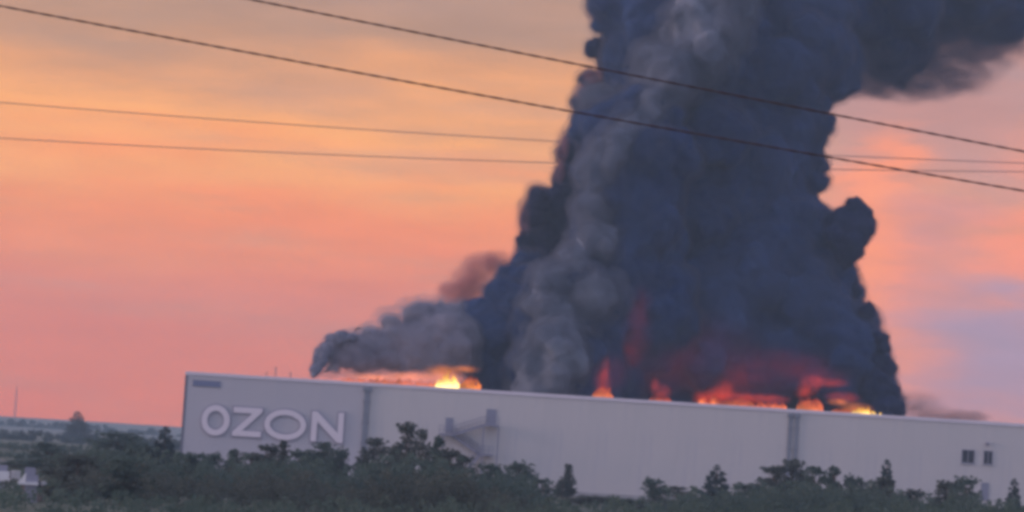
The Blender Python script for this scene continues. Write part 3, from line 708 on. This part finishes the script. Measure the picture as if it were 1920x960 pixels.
TR = [  # kind, variant, photo x, photo y of top, distance, width px, label
    ('round', 0, 40, 868, 330, 90, 'bluish leafy tree between the pale shed and the picture\'s left border'),
    ('ragged', 1, 96, 830, 320, 110, 'loose tree standing right of the pale sheds, below the hazy rise'),
    ('conifer', 0, 146, 772, 900, 56, 'distant fir with a sharp tip breaking the horizon line'),
    ('round', 2, 222, 808, 360, 150, 'broad domed tree halfway between the distant fir and the warehouse corner'),
    ('round', 0, 266, 828, 300, 100, 'leafy tree just right of the broad domed tree'),
    ('conifer', 1, 311, 800, 300, 88, 'pointed dark tree close to the warehouse\'s left corner'),
    ('bush', 0, 185, 850, 280, 120, 'dense green shrub mass in front of the broad domed tree'),
    ('round', 1, 150, 852, 250, 130, 'dusky leafy tree low beneath the distant fir'),
    ('round', 2, 235, 856, 210, 110, 'near dark tree below the broad domed tree'),
    ('round', 2, 355, 848, 270, 100, 'scraggly tree hiding the foot of the warehouse corner'),
    ('round', 0, 390, 846, 300, 90, 'leafy tree under the sign\'s first letter O'),
    ('poplar', 0, 438, 842, 300, 46, 'narrow upright tree between the first O and the Z'),
    ('round', 1, 476, 848, 290, 90, 'round-headed tree under the Z'),
    ('ragged', 0, 505, 832, 290, 70, 'ragged tree under the left half of the wide O'),
    ('poplar', 1, 536, 826, 280, 50, 'narrow tree touching the bottom of the wide O'),
    ('round', 2, 570, 842, 290, 90, 'full tree between the wide O and the N'),
    ('ragged', 1, 603, 828, 290, 80, 'dark tree whose top covers the left foot of the N'),
    ('round', 0, 635, 836, 300, 70, 'dark tree just right of the N'),
    ('ragged', 2, 700, 820, 300, 84, 'dark open-crowned tree at the foot of the single downpipe'),
    ('round', 1, 738, 836, 310, 66, 'spreading dark tree between the single downpipe and the tall slender tree'),
    ('ragged', 0, 768, 790, 290, 62, 'tallest slender tree before the warehouse, left of the stairs'),
    ('ragged', 2, 796, 804, 285, 50, 'second slender tree, joined to the tallest one'),
    ('poplar', 0, 822, 818, 280, 50, 'third and shortest of the slender trees beside the stairs'),
    ('ragged', 0, 846, 840, 270, 60, 'thin tree below the lower stair landing\'s left side'),
    ('ragged', 0, 872, 852, 280, 64, 'bushy tree hiding the foot of the fire stairs'),
    ('round', 2, 918, 868, 300, 80, 'low round tree just right of the fire stairs'),
    ('round', 0, 975, 862, 310, 90, 'rounded brownish tree between the stairs and the lone dark tree'),
    ('ragged', 1, 1015, 898, 290, 70, 'low ragged tree sloping down to the bare wall stretch'),
    ('poplar', 1, 1068, 870, 360, 44, 'lone dark upright tree on the bare stretch of wall'),
    ('round', 1, 1056, 900, 358, 34, 'small dark crown crowding the lone upright tree'),
    ('bush', 1, 1120, 932, 330, 110, 'low dark hedge-like shrub right of the lone tree'),
    ('bush', 0, 1180, 934, 320, 90, 'low shrub between the lone tree and the round dark tree'),
    ('round', 0, 1228, 894, 340, 66, 'small round dark tree right of the bare wall stretch'),
    ('ragged', 2, 1275, 912, 330, 90, 'straggling tree between the round dark tree and the bluish cone-shaped one'),
    ('conifer', 1, 1344, 872, 320, 92, 'bluish cone-shaped tree left of the twin downpipes'),
    ('round', 2, 1400, 905, 310, 90, 'leafy tree between the cone-shaped tree and the twin downpipes'),
    ('ragged', 0, 1450, 872, 320, 80, 'loose-topped tree left of the twin downpipes\' foot'),
    ('round', 1, 1490, 860, 320, 80, 'tree whose crown covers the foot of the twin downpipes'),
    ('ragged', 1, 1530, 874, 310, 80, 'open tree right of the twin downpipes\' foot'),
    ('poplar', 0, 1566, 874, 300, 50, 'thin upright tree two crowns right of the twin downpipes'),
    ('round', 0, 1606, 888, 300, 80, 'leafy tree below the bright amber flame'),
    ('conifer', 2, 1664, 862, 300, 70, 'spire-topped tree halfway from the twin downpipes to the windows'),
    ('ragged', 2, 1655, 895, 290, 84, 'leafy tree at the foot of the spire-topped tree'),
    ('round', 1, 1716, 916, 290, 70, 'low tree filling the dip left of the windows'),
    ('ragged', 0, 1775, 900, 290, 60, 'dark tree below and left of the square window'),
    ('round', 2, 1812, 892, 300, 76, 'dark tree directly under the square window'),
    ('conifer', 0, 1872, 936, 280, 40, 'small pointed tree at the foot of the lower door'),
    ('conifer', 1, 1902, 898, 290, 60, 'pointed tree nearest the picture\'s right border'),
]
for i, (k, vr, px, py, Yd, wpx, lab) in enumerate(TR):
    if Yd == 900: tree(k, vr, px, py, Yd, lab, wpx, group=None if False else 'distant trees')
    else: tree(k, vr, px, py, Yd, lab, wpx)
# nearer belt: fills the bottom of the frame with leaf mass; the crowns there run into each other
def thicket(name, x0, x1, ys, Yd, n, hmin, hmax, label, seed, mt, size=.17, per=70, rscale=1.0):
    rs = np.random.default_rng(seed); cen = []
    ox, oy = at((x0+x1)/2, 900, Yd).x, Yd
    for k in range(n):
        f = (k + rs.uniform(0, 1))/n; px = x0 + (x1-x0)*f; yy = Yd + rs.uniform(-12, 12)
        p = at(px, ys(px) + rs.uniform(-6, 22), yy); hgt = max(1.0, p.z)
        r = rs.uniform(.7, 1.25)*rscale
        for q in range(3):
            z = hgt - r - q*r*1.2
            if z > .3: cen.append((p.x - ox + rs.normal()*.6, yy - oy + rs.normal()*.6, z, r*(1+.2*q)))
            cen.append((p.x - ox + rs.normal()*r, yy - oy + rs.normal()*.6, min(hgt, z + r*.9), r*.42))
    me = leaf_mesh(name, cen, per, size, .6, M[mt], rs)
    o = link(name, me, None, None, (ox, oy, 0)); tag(o, label, 'undergrowth' if Yd < 600 else 'woodland', kind='stuff'); return o
import bisect
line = [(0, 902), (60, 900), (100, 856), (200, 842), (300, 848), (360, 866), (450, 862), (500, 856), (600, 860), (660, 880), (700, 862), (800, 846), (850, 858), (900, 880), (960, 888), (1000, 905), (1040, 935), (1100, 944), (1200, 942), (1260, 928), (1300, 918), (1400, 912), (1500, 895), (1600, 900), (1700, 918), (1730, 936), (1800, 915), (1860, 945), (1920, 935)]
def ysf(off): return lambda px: float(np.interp(px, [a for a, b in line], [b for a, b in line])) + off
thicket('undergrowth', -80, 1000, ysf(0), 262, 120, 0, 0, 'dense grey-green scrub filling the foot of the left tree belt', 1, 'leaf_a')
thicket('undergrowth', 960, 2000, ysf(2), 268, 115, 0, 0, 'bluish scrub filling the foot of the right tree belt', 2, 'leaf_a')
thicket('undergrowth', -80, 1050, ysf(30), 215, 130, 0, 0, 'nearer olive scrub along the bottom of the view', 3, 'leaf_b', .15)
thicket('undergrowth', -120, 150, lambda px: 898 + .1*px if px > 66 else 922, 196, 26, 0, 0, 'dark scrub in front of the pale sheds', 4, 'leaf_a', .15)
thicket('undergrowth', -120, 420, lambda px: 930 + .006*px, 176, 60, 0, 0, 'darkest scrub nearest the viewer, at the foot of the left belt', 8, 'leaf_a', .13)
thicket('undergrowth', 380, 2040, lambda px: 940 + .004*px, 172, 190, 0, 0, 'low scrub nearest the viewer along the bottom of the right belt', 9, 'leaf_a', .13)
# distant woods on the left
thicket('treeline', -120, 420, lambda px: 812 + .058*px, 780, 150, 0, 0, 'hazy far wood in front of the low rise', 5, 'needle', .5, 22, 2.6)
thicket('treeline', -140, 420, lambda px: 793 + .06*px, 1500, 170, 0, 0, 'faint blue woodland strip under the skyline', 6, 'needle', .9, 16, 4.0)
thicket('treeline', -120, 330, lambda px: 856 + .03*px, 390, 110, 0, 0, 'loose wood between the pale sheds and the far fields', 11, 'leaf_a', .25, 40, 1.3)
thicket('treeline', -120, 420, lambda px: 836 + .04*px, 520, 190, 0, 0, 'mid-distance wood left of the warehouse', 7, 'leaf_a', .32, 30, 1.7)

# pale sheds among the trees, lower left
def shed(px, py, Yd, wpx, hpx, depth, wallm, roofm, label, roof_rise=.8):
    a = at(px, py, Yd); w_ = wpx*pxm(Yd); z1 = max(1.5, a.z); rr = roof_rise
    t = thing('shed', (a.x, Yd, 0), label, 'shed', 'pale sheds among the trees')
    bm = bmesh.new(); box(bm, 0, w_, 0, depth, 0, z1-rr); obj('wall', bm, wallm, t)
    bm = bmesh.new(); y0, y1 = -.3, depth+.3
    P = [(-.3, z1-rr+.002), (w_+.3, z1-rr+.002), (w_/2, z1)] if hpx else [(-.3, z1-rr+.002), (w_+.3, z1-rr+.002), (w_+.3, z1), (-.3, z1-.1)]
    prism(bm, [P], y0, y1); obj('roof', bm, roofm, t)
    bm = bmesh.new(); box(bm, w_*.3, w_*.3+.9, -.06, -.004, 0, 2.0); d = obj('door', bm, M['door'], t)
    bm = bmesh.new(); box(bm, w_*.3+.7, w_*.3+.8, -.12, -.06, .9, 1.0); obj('handle', bm, M['steel'], d)
    bm = bmesh.new(); box(bm, w_*.65, w_*.65+.8, -.05, -.004, .9, 1.6); obj('window', bm, M['glass'], t)
shed(-14, 885, 236, 26, 0, 5, M['whitewall'], M['tinroof'], 'white flat-roofed shed cut by the picture\'s left border', .9)
shed(43, 887, 232, 12, 1, 4, M['whitewall'], M['whitewall'], 'tiny white gabled shed right of the flat-roofed one', .8)
shed(40, 915, 202, 24, 0, 4, M['brick'], M['tinroof'], 'brown shed with a thin pale roof below the tiny gabled shed', .25)
# far mast
mp = at(32, 722, 1900)
t = thing('radio_mast', (mp.x, 1900, 0), 'thin faint radio mast far away on the hazy skyline', 'mast')
bm = bmesh.new(); h = mp.z
for sx, sy in ((-.8, -.8), (.8, -.8), (.8, .8), (-.8, .8)): bar(bm, (sx, sy, 0), (sx*.35, sy*.35, h*.9), .13)
for k in range(14):
    z0, z1 = h*.9*k/14, h*.9*(k+1)/14; q0, q1 = .8*(1-.65*k/14), .8*(1-.65*(k+1)/14)
    bar(bm, (-q0, -q0, z0), (q1, -q1, z1), .14); bar(bm, (q0, q0, z0), (-q1, q1, z1), .14)
obj('tower', bm, M['trim'], t)
bm = bmesh.new(); bar(bm, (0, 0, h*.9), (0, 0, h), .3); obj('antenna', bm, M['trim'], t)

# ------------------------------------------------------------------ overhead wires
def wire(pts, Yd, rad, mt, label, twist=None):
    P = [at(x, y, Yd) for x, y in pts]
    # quadratic through the three points, parameter x
    xs = [p.x for p in P]; zs = [p.z for p in P]; co = np.polyfit(xs, zs, 2)
    n = 160 if not twist else 900
    x0, x1 = xs[0] - (xs[-1]-xs[0])*.25, xs[-1] + (xs[-1]-xs[0])*.25
    bm = bmesh.new(); X = np.linspace(x0, x1, n)
    if twist:
        for ph in (0, math.pi):
            tube(bm, [(x, .5*rad*math.cos(2*math.pi*x/twist+ph), float(np.polyval(co, x)) + .5*rad*math.sin(2*math.pi*x/twist+ph)) for x in X], rad*.9, 6)
    else: tube(bm, [(x, 0, float(np.polyval(co, x))) for x in X], rad, 6)
    bmesh.ops.translate(bm, verts=bm.verts, vec=(0, Yd, 0))
    tag(obj('power_line', bm, M[mt], smooth=True), label, 'power line', 'power lines crossing the sky')
px60 = pxm(60)
wire([(470, -1), (1100, 124), (1920, 284)], 60, 1.45*px60, 'wire', 'upper of the two thick dark twisted cables, crossing the column\'s top', 33*2*px60)
wire([(0, 11), (1060, 207), (1920, 358)], 60, 1.45*px60, 'wire', 'lower of the two thick dark twisted cables, reaching the sky\'s left edge', 33*2*px60)
wire([(0, 192), (640, 240), (1920, 306)], 620, .9*pxm(620), 'wire2', 'upper of the two thin faint wires left of the smoke')
wire([(0, 259), (640, 291), (1920, 322)], 620, .9*pxm(620), 'wire2', 'lower of the two thin faint wires left of the smoke')

# ------------------------------------------------------------------ haze
HZ = bpy.data.materials.new('haze_air'); HZ.use_nodes = True; nt = HZ.node_tree; nt.nodes.clear()
o = nt.nodes.new('ShaderNodeOutputMaterial'); p = nt.nodes.new('ShaderNodeVolumePrincipled')
p.inputs['Color'].default_value = (.50, .68, .84, 1); p.inputs['Density'].default_value = .00035; p.inputs['Anisotropy'].default_value = 0
nt.links.new(p.outputs[0], o.inputs['Volume'])
bm = bmesh.new(); box(bm, -2420, 2420, -520, 2420, -1.2, 125)
tag(obj('haze', bm, HZ), 'thin dusk haze over the fields', kind='stuff')
